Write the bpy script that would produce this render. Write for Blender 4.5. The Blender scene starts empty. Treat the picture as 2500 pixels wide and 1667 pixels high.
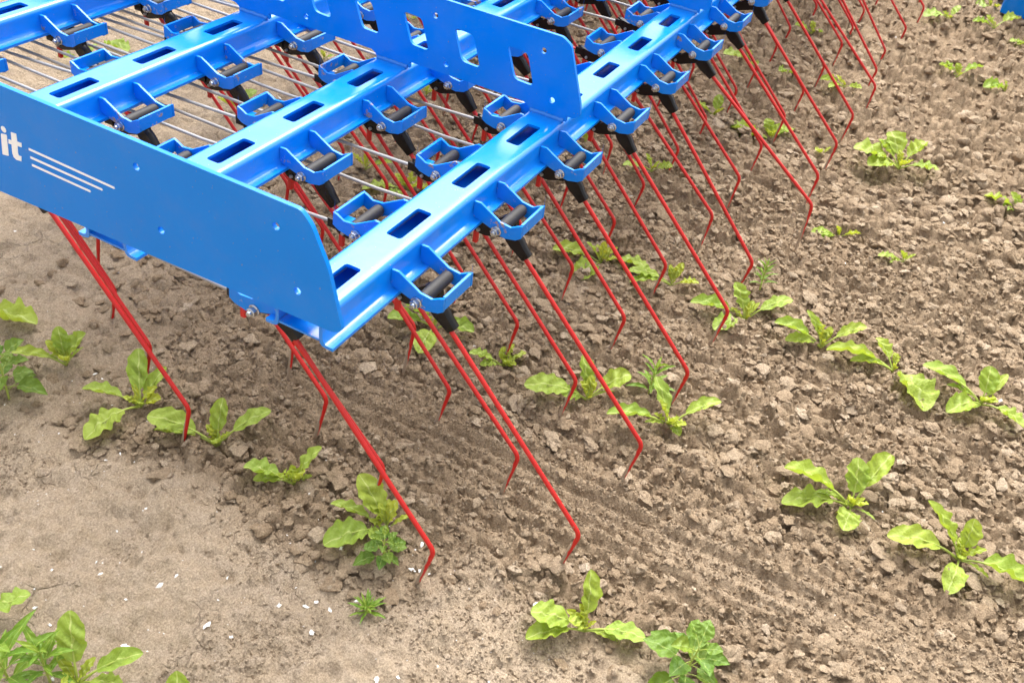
import bpy, bmesh, math, random
import numpy as np
from mathutils import Vector, Matrix
from mathutils.geometry import tessellate_polygon

# ------------------------------------------------------------------ scene, camera, sky, sun
scene = bpy.context.scene
col = scene.collection
ZS = 0.375                                   # machine datum (beam tops) above the soil near the outer beet row

cam_d = bpy.data.cameras.new('camera'); cam = bpy.data.objects.new('camera', cam_d); col.objects.link(cam)
cam_d.sensor_width = 36.0; cam_d.lens = 2366.08/2500*36.0
cam_d.clip_start = 0.05; cam_d.clip_end = 200
_R = Matrix(((0.46556413, -0.87679718, 0.12031935), (-0.5100714, -0.37693419, -0.7731415), (0.72324077, 0.29857549, -0.6227162)))
_rot = Matrix((_R[0], -_R[1], -_R[2])).transposed()
cam.matrix_world = Matrix.Translation((-0.72977771, -0.45266913, 0.59321985 + ZS)) @ _rot.to_4x4()
cam_d.dof.use_dof = True; cam_d.dof.focus_distance = 1.28; cam_d.dof.aperture_fstop = 13.0
scene.camera = cam

SUN_EL, SUN_AZ = math.radians(58), math.radians(70)      # azimuth measured from +Y towards +X
world = bpy.data.worlds.new('World'); scene.world = world; world.use_nodes = True
nt = world.node_tree; bg = nt.nodes['Background']
sky = nt.nodes.new('ShaderNodeTexSky'); sky.sky_type = 'NISHITA'; sky.sun_disc = False
sky.sun_elevation = SUN_EL; sky.sun_rotation = SUN_AZ; sky.air_density = 1.0; sky.dust_density = 6.0; sky.ozone_density = 1.0
hs = nt.nodes.new('ShaderNodeHueSaturation'); hs.inputs['Saturation'].default_value = 0.12; hs.inputs['Value'].default_value = 1.0
nt.links.new(sky.outputs[0], hs.inputs['Color']); nt.links.new(hs.outputs[0], bg.inputs['Color'])
bg.inputs['Strength'].default_value = 0.15

sun_d = bpy.data.lights.new('sun', 'SUN'); sun = bpy.data.objects.new('sun', sun_d); col.objects.link(sun)
sun_d.energy = 0.7; sun_d.angle = math.radians(50); sun_d.color = (1.0, 0.95, 0.88)
_sd = Vector((math.sin(SUN_AZ)*math.cos(SUN_EL), math.cos(SUN_AZ)*math.cos(SUN_EL), math.sin(SUN_EL)))
sun.rotation_euler = _sd.to_track_quat('Z', 'Y').to_euler()
scene.view_settings.view_transform = 'Standard'; scene.view_settings.look = 'None'
scene.view_settings.exposure = 1.58; scene.view_settings.gamma = 1.0; scene.view_settings.use_curve_mapping = False

rng = np.random.default_rng(7); random.seed(7)

# ------------------------------------------------------------------ materials
def new_mat(name):
    m = bpy.data.materials.new(name); m.use_nodes = True
    t = m.node_tree; b = t.nodes['Principled BSDF']
    return m, t, b
def N(t, typ, **kw):
    n = t.nodes.new(typ)
    for k, v in kw.items():
        if k in n.inputs: n.inputs[k].default_value = v
        else: setattr(n, k, v)
    return n
def ramp(t, src, stops):
    r = t.nodes.new('ShaderNodeValToRGB'); e = r.color_ramp.elements
    e[0].position, e[0].color = stops[0]; e[1].position, e[1].color = stops[-1]
    for p_, c_ in stops[1:-1]:
        x = e.new(p_); x.color = c_
    t.links.new(src, r.inputs[0]); return r.outputs[0]
def mix(t, fac, a, b, blend='MIX'):
    m = t.nodes.new('ShaderNodeMix'); m.data_type = 'RGBA'; m.blend_type = blend
    for s, v in ((0, fac), (6, a), (7, b)):
        if isinstance(v, bpy.types.NodeSocket): t.links.new(v, m.inputs[s])
        else: m.inputs[s].default_value = v
    return m.outputs[2]
def coords(t, kind='Object'):
    return t.nodes.new('ShaderNodeTexCoord').outputs[kind]
def noise(t, vec, scale, detail=4, rough=0.55, out=0):
    n = N(t, 'ShaderNodeTexNoise', Scale=scale, Detail=detail, Roughness=rough)
    t.links.new(vec, n.inputs['Vector']); return n.outputs[out]
def bump(t, h, b, dist, strength=1.0, prev=None):
    n = N(t, 'ShaderNodeBump', Strength=strength, Distance=dist); t.links.new(h, n.inputs['Height'])
    if prev is not None: t.links.new(prev, n.inputs['Normal'])
    t.links.new(n.outputs[0], b.inputs['Normal']); return n.outputs[0]
def c4(r, g, b): return (r, g, b, 1.0)

def paint(name, base, dirt=0.0, rough=0.22, dirt_scale=38.0, spec=0.27):
    m, t, b = new_mat(name)
    v = coords(t); geo = t.nodes.new('ShaderNodeNewGeometry').outputs['Position']
    big = noise(t, geo, 9, 3)
    base_s = mix(t, big, c4(*[x*0.93 for x in base]), c4(*[min(1, x*1.05) for x in base]))
    # thin uneven film of field dust and a few rubbed specks
    film = ramp(t, noise(t, geo, 17, 6, 0.68), [(0.46, c4(0, 0, 0)), (0.80, c4(0.07, 0.07, 0.07))])
    base_s = mix(t, film, base_s, c4(0.40, 0.34, 0.27))
    speck = ramp(t, noise(t, geo, 330, 2, 0.5), [(0.735, c4(0, 0, 0)), (0.76, c4(0.75, 0.75, 0.75))])
    base_s = mix(t, speck, base_s, c4(0.30, 0.23, 0.17))
    rn = ramp(t, noise(t, geo, 30, 5), [(0.3, c4(rough*0.75, 0, 0)), (0.75, c4(rough*1.35, 0, 0))])
    sep = t.nodes.new('ShaderNodeSeparateColor'); t.links.new(rn, sep.inputs[0])
    if dirt > 0:
        a = noise(t, geo, dirt_scale, 6, 0.65); a2 = noise(t, geo, 260, 3, 0.7)
        am = N(t, 'ShaderNodeMath', operation='MULTIPLY_ADD'); t.links.new(a2, am.inputs[0]); am.inputs[1].default_value = 0.25
        t.links.new(a, am.inputs[2])
        mask = ramp(t, am.outputs[0], [(0.80-dirt, c4(0, 0, 0)), (0.86-dirt, c4(1, 1, 1))])
        dcol = mix(t, noise(t, geo, 90, 3), c4(0.30, 0.20, 0.13), c4(0.42, 0.31, 0.22))
        t.links.new(mix(t, mask, base_s, dcol), b.inputs['Base Color'])
        rr = mix(t, mask, rn, c4(0.85, 0, 0)); t.links.new(rr, sep.inputs[0])
        bump(t, mask, b, 0.0004, 0.6)
    else:
        t.links.new(base_s, b.inputs['Base Color'])
        bump(t, noise(t, geo, 60, 2), b, 0.0006, 0.10)
    t.links.new(sep.outputs[0], b.inputs['Roughness'])
    b.inputs['Specular IOR Level'].default_value = spec
    return m
BLUE = (0.001, 0.206, 0.73)
M_blue = paint('blue_powder_coat', BLUE, 0.0, 0.17, spec=0.17)
M_bracket = paint('blue_powder_coat_scuffed', BLUE, 0.065, 0.22)
M_beam = paint('blue_powder_coat_glossy', BLUE, 0.0, 0.17, spec=0.72)
M_weld = paint('blue_weld', (0.03, 0.2, 0.62), 0.0, 0.2)

def red_mat():
    m, t, b = new_mat('red_tine_paint')
    v = coords(t); geo = t.nodes.new('ShaderNodeNewGeometry').outputs['Position']
    at = N(t, 'ShaderNodeAttribute', attribute_name='wear')
    base = mix(t, noise(t, geo, 14, 3), c4(0.46, 0.008, 0.008), c4(0.57, 0.014, 0.011))
    chips = ramp(t, noise(t, geo, 85, 5, 0.6), [(0.68, c4(0, 0, 0)), (0.72, c4(1, 1, 1))])
    base = mix(t, chips, base, c4(0.30, 0.10, 0.07))
    ww = N(t, 'ShaderNodeMath', operation='MULTIPLY_ADD'); t.links.new(noise(t, geo, 70, 4), ww.inputs[0]); ww.inputs[1].default_value = 0.9
    t.links.new(at.outputs['Fac'], ww.inputs[2])
    wm = ramp(t, ww.outputs[0], [(0.93, c4(0, 0, 0)), (1.08, c4(1, 1, 1))])
    steel = mix(t, noise(t, geo, 120, 4), c4(0.27, 0.195, 0.13), c4(0.38, 0.29, 0.21))
    t.links.new(mix(t, wm, base, steel), b.inputs['Base Color'])
    rr = mix(t, wm, c4(0.42, 0.42, 0.42), c4(0.65, 0.65, 0.65)); t.links.new(rr, b.inputs['Roughness'])
    b.inputs['Specular IOR Level'].default_value = 0.45
    bump(t, noise(t, geo, 220, 3), b, 0.0004, 0.25)
    return m
M_red = red_mat()
def simple(name, c1, c2, scale, rough, metal=0.0, bumpd=0.0003, bs=200, spec=0.5):
    m, t, b = new_mat(name)
    geo = t.nodes.new('ShaderNodeNewGeometry').outputs['Position']
    t.links.new(mix(t, noise(t, geo, scale, 4), c4(*c1), c4(*c2)), b.inputs['Base Color'])
    b.inputs['Roughness'].default_value = rough; b.inputs['Metallic'].default_value = metal
    b.inputs['Specular IOR Level'].default_value = spec
    bump(t, noise(t, geo, bs, 4), b, bumpd, 0.5)
    return m
M_black = simple('black_plastic', (0.004, 0.004, 0.005), (0.014, 0.013, 0.013), 60, 0.24, spec=0.22)
M_roller = simple('dark_rubber_roller', (0.016, 0.015, 0.016), (0.040, 0.036, 0.034), 70, 0.55, spec=0.25)
M_cable = simple('grey_coated_cable', (0.30, 0.295, 0.29), (0.42, 0.41, 0.40), 50, 0.40)
M_cable_dk = simple('dull_grey_cable', (0.22, 0.21, 0.20), (0.38, 0.36, 0.34), 40, 0.45)
M_zinc = simple('zinc_plated_steel', (0.33, 0.35, 0.38), (0.50, 0.52, 0.55), 300, 0.25, 0.9)
M_white = simple('white_vinyl', (0.84, 0.86, 0.88), (0.90, 0.91, 0.92), 60, 0.4)
M_shell = simple('white_shell', (0.72, 0.70, 0.66), (0.92, 0.90, 0.88), 120, 0.5)

def soil(name, attr):
    m, t, b = new_mat(name)
    geo = t.nodes.new('ShaderNodeNewGeometry').outputs['Position']
    n1 = noise(t, geo, 3.2, 5, 0.6); n2 = noise(t, geo, 45, 6, 0.62); n3 = noise(t, geo, 420, 4, 0.7)
    dark = c4(0.252, 0.176, 0.112); mid = c4(0.372, 0.273, 0.178); pale = c4(0.489, 0.376, 0.258)
    base = ramp(t, n2, [(0.30, dark), (0.52, mid), (0.78, pale)])
    base = mix(t, 0.45, base, ramp(t, n1, [(0.30, c4(0.284, 0.200, 0.124)), (0.7, c4(0.470, 0.353, 0.236))]))
    crust = mix(t, n2, c4(0.560, 0.429, 0.279), c4(0.560, 0.460, 0.369))
    at = N(t, 'ShaderNodeAttribute', attribute_name=attr)
    if attr == 'crust':
        base = mix(t, at.outputs['Fac'], base, crust)
    else:                                        # clods: each lump has its own dryness
        base = mix(t, at.outputs['Fac'], base, crust)
    grain = ramp(t, n3, [(0.34, c4(0.62, 0.60, 0.58)), (0.62, c4(1.10, 1.10, 1.10))])
    t.links.new(mix(t, 1.0, base, grain, 'MULTIPLY'), b.inputs['Base Color'])
    b.inputs['Roughness'].default_value = 0.95; b.inputs['Specular IOR Level'].default_value = 0.12
    def madd(a, k, c=None):
        m_ = N(t, 'ShaderNodeMath', operation='MULTIPLY_ADD'); t.links.new(a, m_.inputs[0]); m_.inputs[1].default_value = k
        if c is None: m_.inputs[2].default_value = 0.0
        else: t.links.new(c, m_.inputs[2])
        return m_.outputs[0]
    vo = N(t, 'ShaderNodeTexVoronoi', Scale=170.0); t.links.new(geo, vo.inputs['Vector'])
    hh = madd(noise(t, geo, 120, 7, 0.72), 0.0085); hh = madd(vo.outputs['Distance'], 0.0016, hh)
    if attr == 'crust':                          # shrinkage cracks in the crust
        wn = N(t, 'ShaderNodeTexNoise', Scale=26.0, Detail=3.0); t.links.new(geo, wn.inputs['Vector'])
        wv = N(t, 'ShaderNodeVectorMath', operation='SCALE'); t.links.new(wn.outputs['Color'], wv.inputs[0]); wv.inputs['Scale'].default_value = 0.05
        wa = N(t, 'ShaderNodeVectorMath', operation='ADD'); t.links.new(geo, wa.inputs[0]); t.links.new(wv.outputs[0], wa.inputs[1])
        ve = N(t, 'ShaderNodeTexVoronoi', Scale=17.0, feature='DISTANCE_TO_EDGE'); t.links.new(wa.outputs[0], ve.inputs['Vector'])
        cr = ramp(t, ve.outputs['Distance'], [(0.0, c4(0, 0, 0)), (0.032, c4(1, 1, 1))])
        gate = ramp(t, noise(t, geo, 7.0, 3), [(0.55, c4(1, 1, 1)), (0.62, c4(0, 0, 0))])
        only = ramp(t, at.outputs['Fac'], [(0.45, c4(1, 1, 1)), (0.70, c4(0, 0, 0))])
        hh = madd(mix(t, 1.0, mix(t, 1.0, cr, gate, 'LIGHTEN'), only, 'LIGHTEN'), 0.005, hh)
    bump(t, hh, b, 1.0, 1.0)
    return m
M_soil = soil('tilled_clay_soil', 'crust'); M_clod = soil('dry_clay_clod', 'dry')

def leaf_mat(name, ca, cb, rib, gloss=0.42):
    m, t, b = new_mat(name)
    uv = coords(t, 'UV'); geo = t.nodes.new('ShaderNodeNewGeometry').outputs['Position']
    sp = t.nodes.new('ShaderNodeSeparateXYZ'); t.links.new(uv, sp.inputs[0])
    at = N(t, 'ShaderNodeAttribute', attribute_name='tone')
    base = mix(t, noise(t, geo, 55, 4), c4(*ca), c4(*cb))
    base = mix(t, at.outputs['Fac'], base, c4(min(1, cb[0]*1.45), cb[1]*1.10, cb[2]*0.75))
    # midrib and side veins from the leaf's own UVs
    ab = N(t, 'ShaderNodeMath', operation='ABSOLUTE'); t.links.new(sp.outputs[0], ab.inputs[0])
    ribm = ramp(t, ab.outputs[0], [(0.02, c4(1, 1, 1)), (0.085, c4(0, 0, 0))])
    vs = N(t, 'ShaderNodeMath', operation='MULTIPLY_ADD'); t.links.new(ab.outputs[0], vs.inputs[0]); vs.inputs[1].default_value = -0.38; t.links.new(sp.outputs[1], vs.inputs[2])
    vf = N(t, 'ShaderNodeMath', operation='MULTIPLY'); t.links.new(vs.outputs[0], vf.inputs[0]); vf.inputs[1].default_value = 7.0
    vw = N(t, 'ShaderNodeMath', operation='PINGPONG'); t.links.new(vf.outputs[0], vw.inputs[0]); vw.inputs[1].default_value = 0.5
    vein = ramp(t, vw.outputs[0], [(0.0, c4(1, 1, 1)), (0.09, c4(0, 0, 0))])
    base = mix(t, ribm, base, c4(*rib)); 
    vm = N(t, 'ShaderNodeMath', operation='MULTIPLY'); t.links.new(vein, vm.inputs[0]); vm.inputs[1].default_value = 0.28
    base = mix(t, vm.outputs[0], base, c4(*rib))
    t.links.new(base, b.inputs['Base Color']); b.inputs['Roughness'].default_value = gloss
    b.inputs['Specular IOR Level'].default_value = 0.35
    p1 = bump(t, vein, b, 0.0022, -0.7); bump(t, noise(t, geo, 110, 4, 0.6), b, 0.0060, 0.6, p1)
    tr = N(t, 'ShaderNodeBsdfTranslucent'); t.links.new(mix(t, 1.0, base, c4(1.15, 1.15, 0.55), 'MULTIPLY'), tr.inputs[0])
    ms = N(t, 'ShaderNodeMixShader'); ms.inputs[0].default_value = 0.34
    t.links.new(b.outputs[0], ms.inputs[1]); t.links.new(tr.outputs[0], ms.inputs[2])
    t.links.new(ms.outputs[0], t.nodes['Material Output'].inputs['Surface'])
    return m
M_leaf = leaf_mat('beet_leaf', (0.245, 0.370, 0.045), (0.365, 0.500, 0.088), (0.54, 0.62, 0.20))
M_weed = leaf_mat('goosefoot_leaf', (0.095, 0.200, 0.024), (0.175, 0.300, 0.048), (0.28, 0.40, 0.12))
M_narrow = leaf_mat('narrow_weed_leaf', (0.130, 0.270, 0.030), (0.200, 0.350, 0.050), (0.30, 0.45, 0.12))
M_stem = simple('pale_green_stem', (0.30, 0.38, 0.06), (0.42, 0.48, 0.10), 60, 0.45)

# ------------------------------------------------------------------ mesh helpers
def link(name, me, parent=None, loc=(0, 0, 0)):
    o = bpy.data.objects.new(name, me); col.objects.link(o); o.location = loc
    if parent is not None: o.parent = parent
    return o
def tag(o, label=None, cat=None, group=None, kind=None):
    for k, v in (('label', label), ('category', cat), ('group', group), ('kind', kind)):
        if v is not None: o[k] = v
    return o
def bm_mesh(name, bm, mats, smooth=40, bevel=0.0, seg=1):
    bmesh.ops.remove_doubles(bm, verts=bm.verts, dist=1e-6)
    bmesh.ops.recalc_face_normals(bm, faces=bm.faces)
    if bevel > 0:
        es = [e for e in bm.edges if len(e.link_faces) == 2 and e.calc_face_angle(0) > math.radians(38)]
        bmesh.ops.bevel(bm, geom=es, offset=bevel, segments=seg, profile=0.6, affect='EDGES', clamp_overlap=True)
    me = bpy.data.meshes.new(name); bm.to_mesh(me); bm.free()
    for m in (mats if isinstance(mats, (list, tuple)) else [mats]): me.materials.append(m)
    me.polygons.foreach_set('use_smooth', [True]*len(me.polygons))
    me.set_sharp_from_angle(angle=math.radians(smooth))
    return me
def plate(bm, outer, holes, to3, thick):
    """flat sheet with holes: outer / holes are 2-D loops, to3(u, v, w) maps to 3-D, w across the thickness"""
    loops = [outer] + holes
    tris = tessellate_polygon([[Vector((u, v, 0)) for u, v in l] for l in loops])
    flat = [p for l in loops for p in l]
    A = [bm.verts.new(to3(u, v, 0.0)) for u, v in flat]; B = [bm.verts.new(to3(u, v, thick)) for u, v in flat]
    for a, b_, c in tris:
        try: bm.faces.new((A[a], A[b_], A[c])); bm.faces.new((B[c], B[b_], B[a]))
        except ValueError: pass
    k = 0
    for l in loops:
        n = len(l)
        for i in range(n):
            j = (i+1) % n
            try: bm.faces.new((A[k+i], A[k+j], B[k+j], B[k+i]))
            except ValueError: pass
        k += n
def rounded(poly, r, n=4):
    out = []
    L = len(poly)
    for i in range(L):
        p0, p1, p2 = Vector(poly[i-1]), Vector(poly[i]), Vector(poly[(i+1) % L])
        a, b_ = (p0-p1), (p2-p1); rr = min(r, a.length*0.45, b_.length*0.45)
        a.normalize(); b_.normalize(); s, e = p1+a*rr, p1+b_*rr
        for k in range(n+1):
            t = k/n; q = s*(1-t)**2 + p1*2*t*(1-t) + e*t*t; out.append((q.x, q.y))
    return out
def circle(cx, cy, r, n=18): return [(cx+r*math.cos(2*math.pi*i/n), cy+r*math.sin(2*math.pi*i/n)) for i in range(n)]
def tube(bm, pts, rad, n=10, caps=True):
    pts = [Vector(p) for p in pts]; rings = []
    rads = rad if isinstance(rad, (list, tuple)) else [rad]*len(pts)
    up = Vector((0.3, 0.2, 1.0)).normalized(); prev = None
    for i, p in enumerate(pts):
        d = (pts[min(i+1, len(pts)-1)] - pts[max(i-1, 0)]).normalized()
        s = d.cross(up if prev is None else prev)
        if prev is None:
            if s.length < 0.1: s = d.cross(Vector((1, 0, 0)))
            s.normalize(); u = s.cross(d).normalized()
        else:
            u = (prev - d*prev.dot(d)).normalized(); s = d.cross(u).normalized()
        prev = u
        rings.append([bm.verts.new(p + (u*math.cos(2*math.pi*k/n) + s*math.sin(2*math.pi*k/n))*rads[i]) for k in range(n)])
    for a, b_ in zip(rings, rings[1:]):
        for k in range(n): bm.faces.new((a[k], a[(k+1) % n], b_[(k+1) % n], b_[k]))
    if caps: bm.faces.new(rings[0][::-1]); bm.faces.new(rings[-1])
    return rings
def box(bm, lo, hi):
    v = [bm.verts.new((x, y, z)) for x in (lo[0], hi[0]) for y in (lo[1], hi[1]) for z in (lo[2], hi[2])]
    for f in ((0, 1, 3, 2), (4, 6, 7, 5), (0, 4, 5, 1), (2, 3, 7, 6), (0, 2, 6, 4), (1, 5, 7, 3)): bm.faces.new([v[i] for i in f])

# ------------------------------------------------------------------ soil height field
def hash2(ix, iy, s):
    h = (ix.astype(np.int64)*374761393 + iy.astype(np.int64)*668265263 + s*982451653) & 0xFFFFFFFF
    h = ((h ^ (h >> 13))*1274126177) & 0xFFFFFFFF
    return ((h ^ (h >> 16)) & 0xFFFFFF)/float(0x1000000)
def vnoise(x, y, s):
    ix, iy = np.floor(x), np.floor(y); fx, fy = x-ix, y-iy
    fx = fx*fx*(3-2*fx); fy = fy*fy*(3-2*fy)
    a, b_, c, d_ = hash2(ix, iy, s), hash2(ix+1, iy, s), hash2(ix, iy+1, s), hash2(ix+1, iy+1, s)
    return (a+(b_-a)*fx)*(1-fy) + (c+(d_-c)*fx)*fy - 0.5
def fbm(x, y, s, o=4, g=0.5):
    r = 0; a = 1.0
    for k in range(o):
        r = r + a*vnoise(x*2**k, y*2**k, s+k*17); a *= g
    return r
def worley(x, y, s):
    ix, iy = np.floor(x), np.floor(y); f1 = np.full(x.shape, 9.0); f2 = np.full(x.shape, 9.0); idv = np.zeros(x.shape)
    for dx in (-1, 0, 1):
        for dy in (-1, 0, 1):
            cx, cy = ix+dx, iy+dy
            d_ = np.hypot(cx+hash2(cx, cy, s)-x, cy+hash2(cx, cy, s+91)-y)
            closer = d_ < f1; f2 = np.where(closer, f1, np.minimum(f2, d_))
            idv = np.where(closer, hash2(cx, cy, s+57), idv); f1 = np.where(closer, d_, f1)
    return f1, f2, idv
def sstep(a, b_, x): t = np.clip((x-a)/(b_-a), 0, 1); return t*t*(3-2*t)
def tilled(x, y):
    """1 where the tines have broken the soil, 0 on the untouched crust"""
    w = 0.05*fbm(x*5, y*5, 11, 3)
    t = sstep(-0.135, -0.030, x+w*1.6+0.02*np.sin(y*4)) * (1-0.9*sstep(0.30, 0.72, y+w*3-0.12*x))
    return t
def coarse(x, y):
    """1 where the soil broke into clods, small in the finely raked band behind the outer tines"""
    w = 0.05*fbm(x*4, y*2, 15, 3)
    return 1-0.88*np.exp(-((x+w-0.15)/0.068)**2)*(1-sstep(0.10, 0.40, y))*(0.55+0.9*np.clip(0.5+fbm(x*3, y*3, 19, 2), 0, 0.5))
def soil_height(x, y):
    t = tilled(x, y); cz = t*coarse(x, y)*(1+0.7*sstep(0.7, 2.0, x))
    wx, wy = 0.012*fbm(x*22, y*22, 3, 3), 0.012*fbm(x*22, y*22, 5, 3)
    h = 0.016*fbm(x*3.3, y*3.3, 21, 3)
    # furrows left by the tines, running in the driving direction
    near = 1-sstep(-0.05, 0.35, y)
    h = h + t*near*(0.0050*np.sin((x+0.02*fbm(x*4, y*1.2, 31, 2))*2*math.pi/0.090)*(0.6+fbm(x*3, y*1.5, 33, 2)) + 0.006*fbm(x*38, y*3.2, 35, 3)*(1-sstep(1.3, 2.2, x)))
    mod = 0.6+fbm(x*9, y*2.5, 37, 2)
    for rw, of in {1: 0, 2: 3, 3: 6, 4: 1, 5: 4, 6: 7, 7: 2, 8: 5}.items():
        xo = of*0.0225+0.0315; yt = ((rw-1)//2)*0.256 + (-0.0345 if rw % 2 else 0.092) - 0.228
        dx = np.mod(x+0.006*fbm(x*6, y*5, 39+rw, 2)-xo+0.09, 0.18)-0.09
        g = (-0.0062*np.exp(-(dx/0.0062)**2) + 0.0030*np.exp(-((np.abs(dx)-0.0125)/0.0062)**2))*(1-sstep(yt-0.01, yt+0.012, y))
        h = h + t*g*np.clip(mod, 0, 1.2)*1.15*(1-sstep(1.3, 2.2, x))*(1-0.5*sstep(0.5, 1.2, yt-y))*sstep(-0.14, -0.08, x)
    f1, f2, i1 = worley((x+wx)/0.040, (y+wy)/0.040, 101)
    e = sstep(0.02, 0.22, f2-f1); h = h + cz*(0.0130*e*(0.2+i1) - 0.0062)*sstep(0.25, 0.6, 0.5+fbm(x*7, y*7, 41, 2)+0.2)
    f1, f2, i2 = worley((x+wx*1.3+7)/0.020, (y+wy*1.3)/0.020, 103)
    h = h + cz*(0.0100*sstep(0.02, 0.30, f2-f1)*i2 - 0.0045) + t*0.0060*fbm(x*40, y*40, 87, 3)*(1-0.9*sstep(1.2, 2.4, x))
    f1, f2, i3 = worley((x+wx+3)/0.0105, (y+wy)/0.0105, 107)
    far = 1-0.85*sstep(1.2, 2.4, x)
    h = h + far*(0.25+0.75*t)*(0.0045*sstep(0.0, 0.35, f2-f1)*i3)
    # crust: gentle bumps and shrinkage cracks
    q = 1-t
    h = h + q*(0.013*fbm(x*13, y*13, 61, 4) + 0.0125*fbm(x*46, y*46, 63, 4, 0.66))
    f1, f2, _ = worley((x+3*wx)/0.11, (y+3*wy)/0.11, 111)
    crk = (1-sstep(0.0, 0.035, f2-f1))*sstep(0.02, 0.30, fbm(x*5, y*5, 71, 2))
    h = h - q*0.006*crk
    return 0.025*np.clip(x, -1.2, 4.0) + h - 0.006
def axis(lo, vlo, a, b_, vhi, hi, s, k):
    """dense between a and b_, coarser out to the edge of what is seen, then quickly coarser"""
    mid = list(np.arange(a, b_, s)); up = []; v = mid[-1]; d_ = s
    while v < hi: d_ *= 1+(k if v < vhi else 0.16); v += d_; up.append(v)
    dn = []; v = a; d_ = s
    while v > lo: d_ *= 1+(k if v > vlo else 0.16); v -= d_; dn.append(v)
    return np.array(dn[::-1]+mid+up)
xs = axis(-3.0, -0.6, -0.44, 1.30, 4.3, 14.0, 0.0038, 0.0075); ys = axis(-6.0, -1.4, -0.84, 0.62, 1.8, 9.0, 0.0038, 0.010)
GX, GY = np.meshgrid(xs, ys, indexing='xy'); GZ = soil_height(GX, GY)
nx, ny = len(xs), len(ys)
co = np.stack([GX, GY, GZ], -1).reshape(-1, 3).astype(np.float32)
ii = (np.arange(ny-1)[:, None]*nx + np.arange(nx-1)[None, :]).reshape(-1)
quads = np.stack([ii, ii+1, ii+1+nx, ii+nx], 1).astype(np.int32)
def np_mesh(name, verts, faces, mat, nper, smooth=True):
    me = bpy.data.meshes.new(name); me.vertices.add(len(verts)); me.vertices.foreach_set('co', np.ascontiguousarray(verts, np.float32).ravel())
    me.loops.add(faces.size); me.loops.foreach_set('vertex_index', np.ascontiguousarray(faces, np.int32).ravel())
    me.polygons.add(len(faces)); me.polygons.foreach_set('loop_start', np.arange(0, faces.size, nper, dtype=np.int32))
    me.update(calc_edges=True); me.polygons.foreach_set('use_smooth', np.full(len(faces), smooth)); me.materials.append(mat); me.validate()
    return me
def fattr(me, name, vals):
    a = me.attributes.new(name, 'FLOAT', 'POINT'); a.data.foreach_set('value', np.ascontiguousarray(vals, np.float32).ravel())
me = np_mesh('soil', co, quads, M_soil, 4)
fattr(me, 'crust', np.clip((1-tilled(GX, GY))*0.8 + 0.35*tilled(GX, GY)*(1-coarse(GX, GY))*(1-sstep(-0.45, -0.15, GY)), 0, 1))
print('soil mean', float(np.mean((GZ-0.025*GX)[(GX > 0) & (GX < 1) & (GY > -.7) & (GY < .2)])), nx, ny)
field = tag(link('soil_ground', me), kind='structure')
field['label'] = 'bare pale brown clay soil of the beet field, crusted left and tilled right'
def zat(x, y): return float(soil_height(np.array([float(x)]), np.array([float(y)]))[0])

# ------------------------------------------------------------------ clods and crumbs
def lump(seed, sub, flat, ragged=0.38):
    r = np.random.default_rng(seed); bm = bmesh.new(); bmesh.ops.create_icosphere(bm, subdivisions=sub, radius=1.0)
    V = np.array([v.co[:] for v in bm.verts]); F = np.array([[v.index for v in f.verts] for f in bm.faces]); bm.free()
    n = r.normal(size=(16, 3)); n /= np.linalg.norm(n, axis=1)[:, None]; d_ = r.uniform(0.58, 1.0, 16)
    dots = V@n.T; rad = np.minimum(1.12, np.min(np.where(dots > 0.05, d_[None, :]/np.maximum(dots, 0.05), 9), 1))
    o = r.uniform(0, 50, 3)
    rad *= 1+ragged*fbm(V[:, 0]*1.7+o[0]+V[:, 2]*1.1, V[:, 1]*1.7+o[1]-V[:, 2]*0.9, 7+seed % 13, 3)
    rad *= 1+0.06*r.normal(size=len(V))
    V = V*rad[:, None]; V[:, 0] *= r.uniform(0.95, 1.25); V[:, 1] *= r.uniform(0.75, 1.0); V[:, 2] *= flat
    return V, F
def rotz_tilt(r, tilt, k):
    a = r.uniform(0, 2*np.pi, k); b_ = r.normal(0, tilt, k); c = r.normal(0, tilt, k)
    ca, sa, cb, sb, cc, sc = np.cos(a), np.sin(a), np.cos(b_), np.sin(b_), np.cos(c), np.sin(c)
    z = np.zeros(k); o = np.ones(k)
    Rz = np.stack([ca, -sa, z, sa, ca, z, z, z, o], -1).reshape(-1, 3, 3)
    Rx = np.stack([o, z, z, z, cb, -sb, z, sb, cb], -1).reshape(-1, 3, 3)
    Ry = np.stack([cc, z, sc, z, o, z, -sc, z, cc], -1).reshape(-1, 3, 3)
    return Rx@Ry@Rz
def scatter(n, smin, smax, power, sub, seed, xr, yr, keep, sink=0.25, f0=0.38, tilt=0.28):
    r = np.random.default_rng(seed)
    x = r.uniform(*xr, n*4); y = r.uniform(*yr, n*4); k = r.uniform(size=n*4) < keep(x, y)
    x, y = x[k][:n], y[k][:n]; m = len(x)
    s = smin*(smax/smin)**(r.uniform(size=m)**power)
    z = soil_height(x, y)+s*(0.35-sink)
    R_ = rotz_tilt(r, tilt, m); which = r.integers(0, 10, m); dry = np.clip(r.normal(0.16, 0.26, m), 0, 1)
    VV, FF, DD = [], [], []; base = 0
    for w in range(10):
        V, F = lump(seed*31+w, sub, f0*(1+0.09*w), 0.75 if f0 < 0.3 else 0.42); idx = np.nonzero(which == w)[0]
        if not len(idx): continue
        P = np.einsum('kij,vj->kvi', R_[idx], V)*s[idx][:, None, None] + np.stack([x[idx], y[idx], z[idx]], -1)[:, None, :]
        VV.append(P.reshape(-1, 3)); FF.append((F[None]+(np.arange(len(idx))*len(V))[:, None, None]+base).reshape(-1, 3))
        DD.append(np.repeat(dry[idx], len(V))); base += len(idx)*len(V)
    return np.concatenate(VV), np.concatenate(FF), np.concatenate(DD)
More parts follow.
